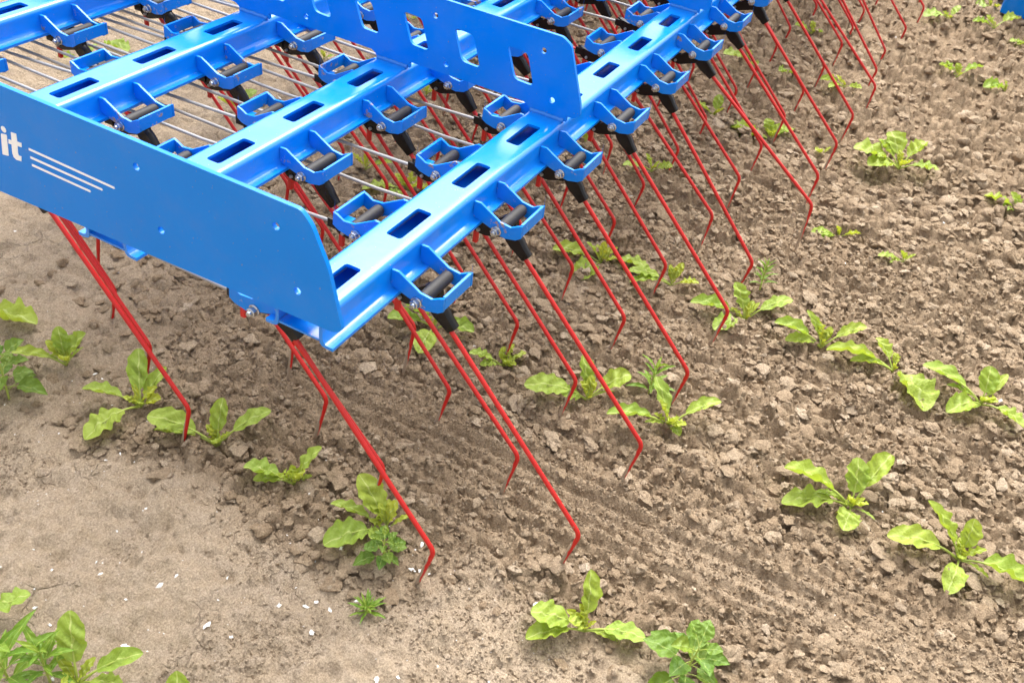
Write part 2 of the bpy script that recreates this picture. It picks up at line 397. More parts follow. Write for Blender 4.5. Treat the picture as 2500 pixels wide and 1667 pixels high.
def view_ok(x, y):                                   # ground the photograph shows (world wedge, generous)
    dx, dy = x+0.73, y+0.45
    ang = np.degrees(np.arctan2(dy, dx)); return ((ang > -24) & (ang < 72) & (np.hypot(dx, dy) > 0.45)).astype(float)
bits = []
bits.append(scatter(4300, 0.0062, 0.0165, 1.6, 2, 4, (-0.15, 1.5), (-0.95, 0.75), lambda x, y: tilled(x, y)*coarse(x, y)**2*view_ok(x, y)*(0.25+1.2*sstep(-0.2, 0.3, fbm(x*5, y*5, 83, 2))), 0.26, 0.22, 0.14))
bits.append(scatter(4600, 0.0040, 0.0110, 1.5, 2, 3, (-0.15, 1.5), (-0.95, 0.75), lambda x, y: tilled(x, y)*coarse(x, y)**1.5*view_ok(x, y)*(0.30+1.2*sstep(-0.25, 0.3, fbm(x*6, y*6, 81, 2))), 0.22))
bits.append(scatter(3000, 0.0085, 0.0200, 1.5, 2, 5, (1.25, 3.7), (-1.1, 0.75), lambda x, y: tilled(x, y)*view_ok(x, y), 0.25))
bits.append(scatter(4500, 0.0055, 0.0120, 1.3, 1, 6, (1.05, 3.7), (-1.1, 0.75), lambda x, y: tilled(x, y)*view_ok(x, y), 0.2))
def ico0(n, smin, smax, seed, xr, yr, keep):
    r = np.random.default_rng(seed); bm = bmesh.new(); bmesh.ops.create_icosphere(bm, subdivisions=1, radius=1.0)
    V = np.array([v.co[:] for v in bm.verts]); F = np.array([[v.index for v in f.verts] for f in bm.faces]); bm.free()
    x = r.uniform(*xr, n*5); y = r.uniform(*yr, n*5); k = r.uniform(size=n*5) < keep(x, y); x, y = x[k][:n], y[k][:n]; m = len(x)
    s = smin*(smax/smin)**(r.uniform(size=m)**1.1); R_ = rotz_tilt(r, 1.0, m)
    VV = V[None]*(1+0.28*r.normal(size=(m, len(V), 1)))*np.array([1, 0.85, 0.7])
    P = np.einsum('kij,kvj->kvi', R_, VV)*s[:, None, None]+np.stack([x, y, soil_height(x, y)+s*0.3], -1)[:, None, :]
    FF = (F[None]+(np.arange(m)*len(V))[:, None, None]).reshape(-1, 3)
    return P.reshape(-1, 3), FF, np.repeat(np.maximum(np.clip(r.normal(0.2, 0.25, m), 0, 1), 0.8*(1-tilled(x, y))), len(V))
bits.append(ico0(27000, 0.0015, 0.0055, 13, (-0.15, 1.15), (-0.92, 0.45), lambda x, y: (0.12+0.88*tilled(x, y))*(0.35+0.65*coarse(x, y))*view_ok(x, y)))
bits.append(ico0(8000, 0.0010, 0.0026, 17, (0.0, 0.35), (-0.8, 0.3), lambda x, y: tilled(x, y)*(1.1-coarse(x, y))*view_ok(x, y)))
bits.append(ico0(7000, 0.0008, 0.0028, 15, (-0.47, 0.0), (-0.35, 0.75), lambda x, y: (1-tilled(x, y))*view_ok(x, y)*sstep(-0.2, 0.25, fbm(x*9, y*9, 95, 2))))
VV, FF, DD, base = [], [], [], 0
for V, F, d_ in bits:
    VV.append(V); FF.append(F+base); DD.append(d_); base += len(V)
me = np_mesh('crumbs', np.concatenate(VV), np.concatenate(FF), M_clod, 3, True); me.set_sharp_from_angle(angle=math.radians(38)); fattr(me, 'dry', np.concatenate(DD))
tag(link('soil_crumbs', me, field), 'small clods and crumbs of broken clay covering the tilled soil', kind='stuff')

clod_meshes = []
for k in range(14):
    V, F = lump(900+k, 3, random.uniform(0.32, 0.58), 0.65); r = np.random.default_rng(k)
    V += 0.035*np.stack([fbm(V[:, 0]*3+k, V[:, 1]*3+V[:, 2]*2, 5+j, 3) for j in range(3)], -1)
    m_ = np_mesh('clod', V, F, M_clod, 3, True); m_.set_sharp_from_angle(angle=math.radians(34)); fattr(m_, 'dry', np.full(len(V), float(np.clip(r.normal(0.35, 0.25), 0, 1)))); clod_meshes.append(m_)
r = np.random.default_rng(77); made = 0
while made < 260:
    x, y = r.uniform(-0.14, 1.9), r.uniform(-0.95, 0.6)
    if float(view_ok(np.array([x]), np.array([y]))[0]) < 0.5 or r.uniform() > float(tilled(np.array([x]), np.array([y]))[0]) or r.uniform() > 1.25-0.45*x or r.uniform() > float(coarse(np.array([x]), np.array([y]))[0])+0.05: continue
    s = r.uniform(0.009, 0.0155)*(1+0.25*max(x, 0))*(r.uniform(0.8, 1.0))
    o = link('clod', clod_meshes[made % 14], field, (x, y, zat(x, y)+s*0.10)); o.scale = (s, s, s)
    o.rotation_euler = (r.normal(0, 0.2), r.normal(0, 0.2), r.uniform(0, 6.28)); made += 1

# shell fragments: thin curved chips lying on the soil
shell_meshes = []
for k in range(6):
    rr = random.Random(k); bm = bmesh.new(); n = 8
    ring = [(rr.uniform(0.35, 1.25)*math.cos(2*math.pi*i/n), rr.uniform(0.25, 0.85)*math.sin(2*math.pi*i/n)) for i in range(n)]
    c = bm.verts.new((0, 0, 0.30)); c2 = bm.verts.new((0, 0, 0.16))
    A = [bm.verts.new((a, b_, 0.10*rr.random())) for a, b_ in ring]; B = [bm.verts.new((a*0.96, b_*0.96, v.co.z-0.12)) for (a, b_), v in zip(ring, A)]
    for i in range(n):
        j = (i+1) % n; bm.faces.new((c, A[i], A[j])); bm.faces.new((c2, B[j], B[i])); bm.faces.new((A[i], B[i], B[j], A[j]))
    shell_meshes.append(bm_mesh('shell', bm, M_shell, 50))
r = np.random.default_rng(5); made = 0
while made < 285:
    crust = made < 215
    if crust:
        x, y = (r.uniform(-0.46, -0.02), r.uniform(-0.25, 0.75)) if made < 165 else (r.uniform(0.1, 1.0), r.uniform(0.6, 1.5))
    else: x, y = r.uniform(0, 2.2), r.uniform(-0.9, 0.4)
    if float(view_ok(np.array([x]), np.array([y]))[0]) < 0.5: continue
    s = (0.0013+0.0040*r.uniform()**3.0)*(1.15 if crust else 1.0)*(1+0.15*max(x, 0))
    o = link('shell_fragment', shell_meshes[made % 6], field, (x, y, zat(x, y)+s*0.25)); o.scale = (s, s, s)
    o.rotation_euler = (r.normal(0, 0.3), r.normal(0, 0.3), r.uniform(0, 6.28)); made += 1

# the finest shell flecks, too small to pick apart
r = np.random.default_rng(21); n = 900
x = np.where(r.uniform(size=n) < 0.72, r.uniform(-0.46, 0.05, n), r.uniform(0.05, 1.2, n)); y = np.where(x < 0.05, r.uniform(-0.3, 0.95, n), r.uniform(-0.9, 1.4, n))
k = view_ok(x, y) > 0.5; x, y = x[k], y[k]; n = len(x); s = 0.0005+0.0011*r.uniform(size=n)**2
a = r.uniform(0, 6.28, (n, 5)); a.sort(axis=1); rad = r.uniform(0.5, 1.2, (n, 5))
P = np.zeros((n, 6, 3)); P[:, :5, 0] = rad*np.cos(a); P[:, :5, 1] = rad*np.sin(a); P[:, 5, 2] = 0.55
P = np.einsum('kij,kvj->kvi', rotz_tilt(r, 0.4, n), P)*s[:, None, None]; P += np.stack([x, y, soil_height(x, y)+s*0.5], -1)[:, None, :]
F = np.array([[i, (i+1) % 5, 5] for i in range(5)]); F = (F[None]+(np.arange(n)*6)[:, None, None]).reshape(-1, 3)
tag(link('shell_flecks', np_mesh('shell_flecks', P.reshape(-1, 3), F, M_shell, 3, False), field), 'fine white shell flecks strewn over the soil', kind='stuff')

# ------------------------------------------------------------------ tine harrow
harrow = tag(link('tine_harrow', None, None, (0, 0, ZS)), 'blue steel tine harrow with long red spring tines reaching down into the soil', 'harrow')
PITCH, STEP, D, W, WB = 0.18, 0.0225, 0.256, 0.0575, 0.063
ROW_OFF = {1: 0, 2: 3, 3: 6, 4: 1, 5: 4, 6: 7, 7: 2, 8: 5}
X1, XEND = -0.1214, 3.0
SLOT_X0 = {1: -0.0642, 2: 0.0788, 3: 0.0786, 4: 0.05}; SLOT_P = 0.141

def make_beam(k):
    bm = bmesh.new(); T = 0.004
    # outer skin profile, rear lip -> web -> rounded shoulder -> top (y, z)
    def side(sg, y0):
        p = [(-0.0129, -0.0322), (-0.0060, -0.0322), (-0.0030, -0.0312), (-0.0010, -0.0285), (0, -0.0240)]
        p += [(0.0075*(1-math.cos(a)), -0.0075*(1-math.sin(a))) for a in np.linspace(0, math.pi/2, 7)]
        p += [(0.0125, 0)]
        return [(y0+sg*a, b_) for a, b_ in p]
    def inner(sg, y0):
        p = [(-0.0129, -0.0362), (-0.0050, -0.0362), (0.0005, -0.0350), (0.0030, -0.0320), (0.004, -0.0240)]
        p += [(0.004+0.0035*(1-math.cos(a)), -0.004-0.0035*(1-math.sin(a))) for a in np.linspace(0, math.pi/2, 7)]
        p += [(0.0125, -0.004)]
        return [(y0+sg*a, b_) for a, b_ in p]
    for sg, y0 in ((1, 0.0), (-1, W)):
        loop = side(sg, y0) + inner(sg, y0)[::-1]
        A = [bm.verts.new((X1, a, b_)) for a, b_ in loop]; B = [bm.verts.new((XEND, a, b_)) for a, b_ in loop]
        n = len(loop)
        for i in range(n): j = (i+1) % n; bm.faces.new((A[i], A[j], B[j], B[i]))
        for a in range(len(side(1, 0))-1):
            i, j = a, a+1; bm.faces.new((A[i], A[j], A[n-1-j], A[n-1-i])); bm.faces.new((B[j], B[i], B[n-1-i], B[n-1-j]))
    # top sheet with slots between the shoulders
    slots = []; x = SLOT_X0[k]-SLOT_P
    while x < 2.9:
        if x-0.034 > X1+0.006: slots.append(rounded([(x-0.034, 0.0165), (x+0.034, 0.0165), (x+0.034, 0.0365), (x-0.034, 0.0365)], 0.0045))
        elif x+0.034 > X1+0.02: slots.append(rounded([(X1+0.004, 0.0165), (x+0.034, 0.0165), (x+0.034, 0.0365), (X1+0.004, 0.0365)], 0.003))
        x += SLOT_P
    plate(bm, [(X1, 0.0125), (XEND, 0.0125), (XEND, W-0.0125), (X1, W-0.0125)], slots, lambda u, v, w: (u, v, -w), 0.004)
    # closing strip underneath
    box(bm, (X1, 0.0042, -0.0300), (XEND, W-0.0042, -0.0275))
    me = bm_mesh('beam', bm, M_beam, 35)
    o = link('beam', me, harrow, (0, (k-1)*D, 0)); return o
for k in (1, 2, 3, 4): make_beam(k)

def side_plate(name, x, outer, holes, mat=M_blue, thick=0.005, bev=0.0009):
    bm = bmesh.new(); plate(bm, outer, holes, lambda u, v, w: (x+w, u, v), thick)
    return link(name, bm_mesh(name, bm, mat, 30, bev, 2), harrow)
hole_r = 0.0042
P1 = rounded([(1.45, 0.118), (0.0195, 0.118), (0.0080, 0.106), (-0.0105, 0.066), (-0.0275, 0.000), (-0.016, -0.0062), (0.49, -0.0225), (1.45, -0.0225)], 0.005, 4)
h1 = [(0.0484, 0.0892), (0.0254, 0.0249), (0.219, 0.0892), (0.196, 0.0249), (0.62, 0.0892), (0.60, 0.0249)]
o1 = side_plate('side_plate', -0.1266, P1, [circle(a, b_, hole_r) for a, b_ in h1]); o1['label'] = 'outer blue side plate with white lettering'
def frame_plate(x):
    out = [(1.45, 0.115), (0.0215, 0.115), (0.0080, 0.107), (-0.0190, 0.032), (-0.0215, 0.0150), (-0.012, 0.0085), (-0.002, 0.0085), (-0.002, 0.0004)]
    for k in range(4):
        y0 = k*D
        if k: out += [(y0-0.010, 0.0095), (y0-0.002, 0.0095), (y0-0.002, 0.0004)]
        out += [(y0+W-0.003, 0.0004), (y0+W+0.001, 0.0060), (y0+W+0.008, 0.0095)]
    out += [(1.45, 0.0095)]
    holes = [circle(a, b_, hole_r) for a, b_ in ((0.0461, 0.0888), (0.0231, 0.0245), (0.2167, 0.0888), (0.1937, 0.0245), (0.46, 0.0888), (0.44, 0.0245))]
    for j in range(8):
        s = j*0.0848
        w = [(0.1010+s, 0.0805), (0.0690+s, 0.0790), (0.0540+s, 0.0352), (0.0845+s, 0.0365)]
        holes.append(rounded(w, 0.0075, 4))
    outr = rounded(out[:6], 0.004, 3) + out[6:]
    p = side_plate('frame_plate', x, outr, holes)
    for k in range(4):                               # weld beads where the plate stands on each beam
        bm = bmesh.new(); rr = random.Random(k)
        pts = [(x-0.001+0.0006*rr.uniform(-1, 1), k*D+0.0015+i*(W-0.006)/14, 0.0012+0.0004*rr.uniform(-1, 1)) for i in range(15)]
        tube(bm, pts, [0.0032*(0.85+0.3*rr.random()) for _ in pts], 8)
        link('weld_bead', bm_mesh('weld_bead', bm, M_weld, 60), p)
    return p
p2 = frame_plate(0.4317); p2['label'] = 'middle blue plate pierced by four slanted windows'
frame_plate(0.9985); frame_plate(1.565); frame_plate(2.13)

# lettering on the outer plate: end of the name and three speed lines, as thin vinyl pieces
xl = -0.1266-0.0004
def vinyl(name, poly):
    bm = bmesh.new(); plate(bm, poly, [], lambda u, v, w: (xl+w, u, v), 0.00035)
    return link(name, bm_mesh(name, bm, M_white, 30), o1)
vinyl('letter_i', rounded([(0.4118, 0.0588), (0.4030, 0.0602), (0.4072, 0.0336), (0.4170, 0.0322)], 0.0012, 3))
vinyl('letter_i_dot', circle(0.4060, 0.0655, 0.0037, 14))
vinyl('letter_t', [(0.3952, 0.0660), (0.3873, 0.0668), (0.3883, 0.0574), (0.3820, 0.0579), (0.3832, 0.0524), (0.3894, 0.0520), (0.3912, 0.0420), (0.3905, 0.0402), (0.3868, 0.0404), (0.3886, 0.0340), (0.3962, 0.0330), (0.3996, 0.0352), (0.4003, 0.0398), (0.3985, 0.0505), (0.4030, 0.0502), (0.4016, 0.0555), (0.3970, 0.0558)])
for (ya, yb, z0, z1) in ((0.3722, 0.2540, 0.0543, 0.0523), (0.3724, 0.2722, 0.0445, 0.0435), (0.3724, 0.2903, 0.0354, 0.0346)):
    vinyl('stripe', [(ya, z0+0.0014), (ya+0.0006, z0-0.0014), (yb, z1-0.0013), (yb-0.0014, z1-0.0002), (yb, z1+0.0013)])

# --- bracket: bent strap with two cheeks, welded to the beam web (local: web at y=0, sticks out to -y)
def bracket_mesh():
    bm = bmesh.new(); T = 0.0035
    poly = [(0.0005, -0.0088), (0.0095, -0.0085), (0.0376, -0.0245), (0.0525, -0.0262), (0.0610, -0.0215), (0.0672, -0.0190),
            (0.0678, -0.0360), (0.0610, -0.0408), (0.0470, -0.0440), (0.0389, -0.0430), (0.0270, -0.0376), (0.0140, -0.0335), (0.0005, -0.0300)]
    for x0 in (0.0, WB-T):
        plate(bm, poly, [], lambda u, v, w, x0=x0: (x0+w, -u, v), T)
    # end plate (butted between the cheeks) 
    q = [(T, -0.0190), (WB-T, -0.0190), (WB-T, -0.0360), (T, -0.0360)]
    plate(bm, q, [], lambda u, v, w: (u, -0.0672+w, v), T)
    return bm_mesh('bracket', bm, M_bracket, 30, 0.0007, 1)
def tab_mesh():
    bm = bmesh.new(); box(bm, (0.012, -0.0636, -0.0365), (0.026, -0.052, -0.0340))
    return bm_mesh('tab', bm, M_bracket, 30, 0.0006, 1)
def nut_mesh():
    bm = bmesh.new()
    tube(bm, [(0.0008, 0, 0), (-0.0012, 0, 0), (-0.0020, 0, 0)], [0.0068, 0.0068, 0.0056], 20)
    tube(bm, [(-0.0018, 0, 0), (-0.0066, 0, 0), (-0.0074, 0, 0)], [0.0056, 0.0056, 0.0046], 6)
    tube(bm, [(-0.0072, 0, 0), (-0.0100, 0, 0), (-0.0108, 0, 0)], [0.0032, 0.0032, 0.0024], 12)
    return bm_mesh('nut', bm, M_zinc, 30)
def roller_mesh():
    bm = bmesh.new(); pts, rad = [], []
    for x_, r_ in ((0.0040, 0.0076), (0.0300, 0.0076), (0.0540, 0.0076), (0.0566, 0.0068), (0.0582, 0.0050), (0.0588, 0.0015)): pts.append((x_, 0, 0)); rad.append(r_)
    tube(bm, pts, rad, 16); return bm_mesh('roller', bm, M_roller, 35)
ME_br, ME_tab, ME_nut, ME_rol = bracket_mesh(), tab_mesh(), nut_mesh(), roller_mesh()
# --- tine (local: pivot at origin, drawn for a shaft at 46 deg; y forward, z up)
A0 = math.radians(46)
bend = Vector((0, -0.35*math.cos(A0), -0.35*math.sin(A0)))
def tine_mesh():
    bm = bmesh.new()
    s = Vector((0, -0.016, -0.030)); e = bend; d_ = (e-s).normalized()
    tipd = Vector((0, 0.17, -0.985)).normalized(); pts = [s, s.lerp(e, 0.3), s.lerp(e, 0.6), e-d_*0.010]
    for k in range(1, 6):
        t = k/6; a, b_ = e-d_*0.010, e+tipd*0.010; pts.append(a*(1-t)**2+e*2*t*(1-t)+b_*t*t)
    pts += [e+tipd*0.010] + [e+tipd*q for q in (0.018, 0.026, 0.036, 0.048, 0.062, 0.078, 0.098)]
    rad = [0.0030]*(len(pts)-2) + [0.0028, 0.0022]
    tube(bm, pts, rad, 10)
    me = bm_mesh('tine', bm, M_red, 40)
    w = []
    for v in me.vertices:
        dd = (v.co-e).dot(tipd); side = (v.co.y - (e+tipd*max(dd, 0)).y)/0.0030
        w.append(0.0 if dd < 0.012 else max(0.0, min(1.0, 0.16+(dd-0.012)/0.075 + 0.50*side)))
    fattr(me, 'wear', np.array(w)); return me
def sleeve_mesh():
    bm = bmesh.new(); d_ = Vector((0, -0.030, -0.0285)).normalized(); nrm = Vector((0, d_.z, -d_.y)); o = Vector((0, -0.004, -0.016)); rings = []
    for t, hw, hx in ((0.0, 0.0095, 0.0075), (0.008, 0.0110, 0.0074), (0.017, 0.0112, 0.0074), (0.028, 0.0088, 0.0070), (0.0385, 0.0078, 0.0066), (0.0395, 0.0064, 0.0056)):
        c = o+d_*t; ring = []
        for k in range(14):
            a = 2*math.pi*k/14; ca, sa = math.cos(a), math.sin(a)
            ring.append(bm.verts.new(c + nrm*hw*math.copysign(abs(ca)**0.6, ca) + Vector((1, 0, 0))*hx*math.copysign(abs(sa)**0.7, sa)*(0.82 if abs(ca) < 0.35 else 1)))
        rings.append(ring)
    for a, b_ in zip(rings, rings[1:]):
        for k in range(14): bm.faces.new((a[k], a[(k+1) % 14], b_[(k+1) % 14], b_[k]))
    bm.faces.new(rings[0][::-1]); bm.faces.new(rings[-1])
    return bm_mesh('sleeve', bm, M_black, 45)
def lever_mesh():
    bm = bmesh.new()
    poly = [(-0.012, 0.004), (0.004, 0.006), (0.030, -0.016), (0.046, -0.012), (0.052, -0.010), (0.052, -0.022), (0.045, -0.030), (0.030, -0.033), (0.0, -0.024), (-0.016, -0.020)]
    plate(bm, rounded(poly, 0.004, 2), [], lambda u, v, w: (-0.0045+w, u, v), 0.009)
    # clevis clip at the cable end
    for sx in (-0.0065, 0.0045): box(bm, (sx, 0.0440, -0.0245), (sx+0.0020, 0.0590, -0.0125))
    return bm_mesh('lever', bm, M_black, 30, 0.0008, 1)
def pin_mesh():
    bm = bmesh.new(); tube(bm, [(-0.0078, 0.0367, -0.0265), (-0.0074, 0.0367, -0.0265), (0.0074, 0.0367, -0.0265), (0.0078, 0.0367, -0.0265)], [0.0018, 0.0024, 0.0024, 0.0018], 12)
    return bm_mesh('pin', bm, M_cable_dk, 35)
def stub_mesh():
    bm = bmesh.new(); box(bm, (-0.0030, 0.0385, -0.0500), (0.0030, 0.0450, -0.0240)); return bm_mesh('stub', bm, M_red, 30, 0.0010, 1)
ME_tine, ME_sl, ME_lv, ME_pin, ME_st = tine_mesh(), sleeve_mesh(), lever_mesh(), pin_mesh(), stub_mesh()
fattr(ME_st, 'wear', np.zeros(len(ME_st.vertices)))
ANG = {(1, 0): 49.0, (1, 1): 47.2, (1, 2): 46.9, (1, 3): 46.2, (1, 4): 48.5, (1, 5): 37.5, (1, 6): 43.3, (1, 7): 43.9, (1, 8): 44.5, (1, 9): 41.8,
       (1, 10): 47.3, (1, 11): 49.3, (1, 12): 45.2, (1, 13): 41.5, (2, -1): 50.9, (2, 0): 47.5, (2, 1): 47.6, (2, 2): 47.5, (2, 3): 47.3, (2, 4): 43.1,
       (2, 5): 43.9, (2, 6): 45.3, (2, 7): 45.1, (2, 8): 45.6, (3, -1): 47.8, (3, 0): 50.1, (4, 0): 49.9, (5, -1): 51.2, (6, -1): 52.2, (7, 0): 53.0}
_Rn = np.array(_R); _C = np.array((-0.72977771, -0.45266913, 0.59321985))
def in_view(pts, margin=60):
    for q in pts:
        c = _Rn@(np.array(q)-_C)
        if c[2] > 0.1:
            u, v = 1250+2366*c[0]/c[2], 833+2366*c[1]/c[2]
            if -margin < u < 2500+margin and -margin < v < 1667+margin: return True
    return False
def place(mesh, name, parent, loc, rot=None):
    o = bpy.data.objects.new(name, mesh); col.objects.link(o); o.parent = parent; o.location = loc
    if rot is not None: o.rotation_euler = rot
    return o
jr = random.Random(4)
for row in range(1, 9):
    k = (row-1)//2; rear = row % 2 == 1; y0 = k*D
    for i in range(-1, 17):
        xb = i*PITCH + ROW_OFF[row]*STEP                        # near cheek
        if xb < X1+0.004 or (row >= 7 and i < 0): continue
        xt = xb + WB/2; py = y0-0.0345 if rear else y0+W+0.0345; pz = -0.0375
        ang = ANG.get((row, i), 47.0+jr.uniform(-2.6, 2.6) - (1.0 if i > 4 else 0.0))
        a = math.radians(ang)-A0
        bp = (xt, py-0.35*math.cos(math.radians(ang)), pz-0.35*math.sin(math.radians(ang)))
        if not in_view([(xb, py, pz), bp, (xt, bp[1]+0.01, bp[2]-0.07), (xt, (py+bp[1])/2, (pz+bp[2])/2)]): continue
        if rear: br = place(ME_br, 'tine_bracket', harrow, (xb, y0, 0)); sgn = -1
        else:    # same strap turned round to the front of the beam
            br = place(ME_br, 'tine_bracket', harrow, (xb+WB, y0+W, 0), (0, 0, math.pi)); sgn = 1
        if rear:
            place(ME_nut, 'nut', br, (0.0, -0.0345, -0.0375), (jr.uniform(0, 1.05), 0, 0)); place(ME_rol, 'roller', br, (0, -0.0400, -0.0325)); 
        else:
            place(ME_nut, 'nut', br, (WB, -0.0345, -0.0375), (jr.uniform(0, 1.05), 0, math.pi)); place(ME_rol, 'roller', br, (WB, -0.0400, -0.0325), (0, 0, math.pi))
            tb = place(ME_tab, 'tab', br, (0.026, 0, 0))
        tn = place(ME_tine, 'tine', harrow, (xt, py, pz), (a, 0, 0))
        place(ME_sl, 'sleeve', tn, (0, 0, 0), (jr.uniform(-0.05, 0.05), jr.uniform(-0.06, 0.06), 0)); lv = place(ME_lv, 'lever', tn, (0, 0, 0), (-a*0.6, 0, 0))
        place(ME_pin, 'pin', tn, (0, 0, 0), (-a*0.6, 0, 0)); place(ME_st, 'stub', tn, (0, 0, 0), (-a*0.6, 0, 0))
        # coated cable running forward from the lever
        bm = bmesh.new(); yA = py+0.054; sag = jr.uniform(-0.004, 0.004) if (row, i) != (2, -1) else 0.012; dx = jr.uniform(-0.002, 0.002)
        pts = [(xt, yA, pz-0.0195), (xt, yA+0.012, pz-0.0200), (xt+dx*0.3, yA+0.05, pz-0.0222+sag*0.2), (xt+dx*0.6, yA+0.14, pz-0.0270+sag*0.6), (xt+dx, yA+0.30, pz-0.0275+sag), (xt+dx, 1.75, pz-0.0275+sag)]
        tube(bm, pts, 0.0024, 8)
        redc = (row, i) == (2, 4)
        cb = link('cable', bm_mesh('cable', bm, M_red if redc else (M_cable_dk if jr.random() < 0.3 else M_cable), 50), harrow)
        if redc: fattr(cb.data, 'wear', np.zeros(len(cb.data.vertices))); cb['label'] = 'single red cable among the grey ones'

# ------------------------------------------------------------------ blue cover at the far right
bm = bmesh.new()
foot = [(2.667, -0.496), (2.655, -0.532), (2.662, -0.575), (2.70, -0.75), (3.05, -0.75), (3.05, -0.49)]
plate(bm, foot, [], lambda u, v, w: (u, v, w), 0.42)
cov = link('metal_cover', bm_mesh('metal_cover', bm, M_blue, 30, 0.006, 3), None, (0, 0, 0.066))
tag(cov, 'blue sheet metal cover standing on the soil in the top right corner', 'metal cover')

# ------------------------------------------------------------------ plants
def leaf_mesh(name, tip, wr, mat, rnd, tone=0.0, wave=1.0, pet=0.40, shape='beet', base_r=0.0016):
    """petiole and blade along an arched curve from the origin to tip (x, y, z)"""
    tip = Vector(tip); L = tip.length; hor = Vector((tip.x, tip.y, 0)); hl = max(hor.length, 1e-4)
    rise = tip.z/max(L, 1e-4)
    ctrl = tip*0.46 + Vector((0, 0, L*(0.30-0.12*rise)))
    if rise > 0.6: ctrl = Vector((tip.x*0.25, tip.y*0.25, tip.z*0.62))
    def P(t): return ctrl*(2*t*(1-t)) + tip*(t*t)
    def Tn(t): return (ctrl*(2-4*t) + tip*(2*t)).normalized()
    nu, nv = 22, 11
    hdir = hor.normalized(); roll = rnd.uniform(-0.30, 0.30)
    ph1, ph2 = rnd.uniform(0, 6.28), rnd.uniform(0, 6.28); fr = rnd.uniform(2.6, 4.2)
    fold = rnd.uniform(0.15, 0.70); bw = L*(1-pet)*wr*0.95
    bm = bmesh.new(); uvl = bm.loops.layers.uv.new('UVMap'); grid = []; uvs = {}
    for a in range(nu+1):
        u = a/nu; t = pet+(1-pet)*u
        if shape == 'beet': prof = (max(0.0, math.sin(math.pi*min(1, u**0.84*0.985+0.010)))**0.58)*(0.72+0.36*u)
        elif shape == 'rhomb': prof = (math.sin(math.pi*u**0.72)**0.9)
        else: prof = math.sin(math.pi*u**0.8)**0.8
        w = 0.5*bw*max(prof, 0.045)
        T = Tn(t); S = T.cross(Vector((0, 0, 1)))
        if S.length < 0.35: S = T.cross(-hdir if T.z > 0 else hdir)
        S.normalize(); Nn = S.cross(T).normalized()
        S2 = S*math.cos(roll)+Nn*math.sin(roll); N2 = Nn*math.cos(roll)-S*math.sin(roll); row = []
        for b_ in range(nv):
            s = -1+2*b_/(nv-1); e = abs(s)
            tooth = 1+0.022*wave*math.sin(fr*9*u+ph1+(1.7 if s > 0 else 0))*e**3
            wv = wave*w*(0.19*math.sin(fr*2*math.pi*u+(ph1 if s > 0 else ph2))*e*e + 0.17*math.sin(17*u+5*s+ph2)*(1-e*e)*1.2 + 0.06*math.sin(31*u+9*s+ph1)*(1-0.7*e))*math.sin(math.pi*min(1, u+0.05))
            p = P(t)+S2*(s*w*tooth*math.cos(fold*e))+N2*(w*math.sin(fold)*e*e*0.9+wv)
            p = p + S2*(w*rnd.uniform(-0.022, 0.022)*e*e) + N2*(w*rnd.uniform(-0.035, 0.035))
            v = bm.verts.new(p); row.append(v); uvs[v] = (s, u)
        grid.append(row)
    for a in range(nu):
        for b_ in range(nv-1):
            f = bm.faces.new((grid[a][b_], grid[a][b_+1], grid[a+1][b_+1], grid[a+1][b_]))
            for lp in f.loops: lp[uvl].uv = uvs[lp.vert]
    # petiole / midrib: a tapering tube running on under the blade
    pts = []; rad = []
    for a in range(9):
        t = a/8*(pet+(1-pet)*0.62); off = 0 if t < pet else -0.0006
        pts.append(P(t)+Vector((0, 0, off))); rad.append(max(0.0005, base_r*(1.25-1.0*t/0.9)*(L/0.085)**0.5))
    nb = len(bm.faces); rings = tube(bm, pts, rad, 6, True); bm.faces.ensure_lookup_table()
    for f in bm.faces[nb:]: f.material_index = 1
    me = bpy.data.meshes.new(name); bm.to_mesh(me); bm.free(); me.materials.append(mat); me.materials.append(M_stem)
    me.polygons.foreach_set('use_smooth', [True]*len(me.polygons)); fattr(me, 'tone', np.full(len(me.vertices), tone)); return me
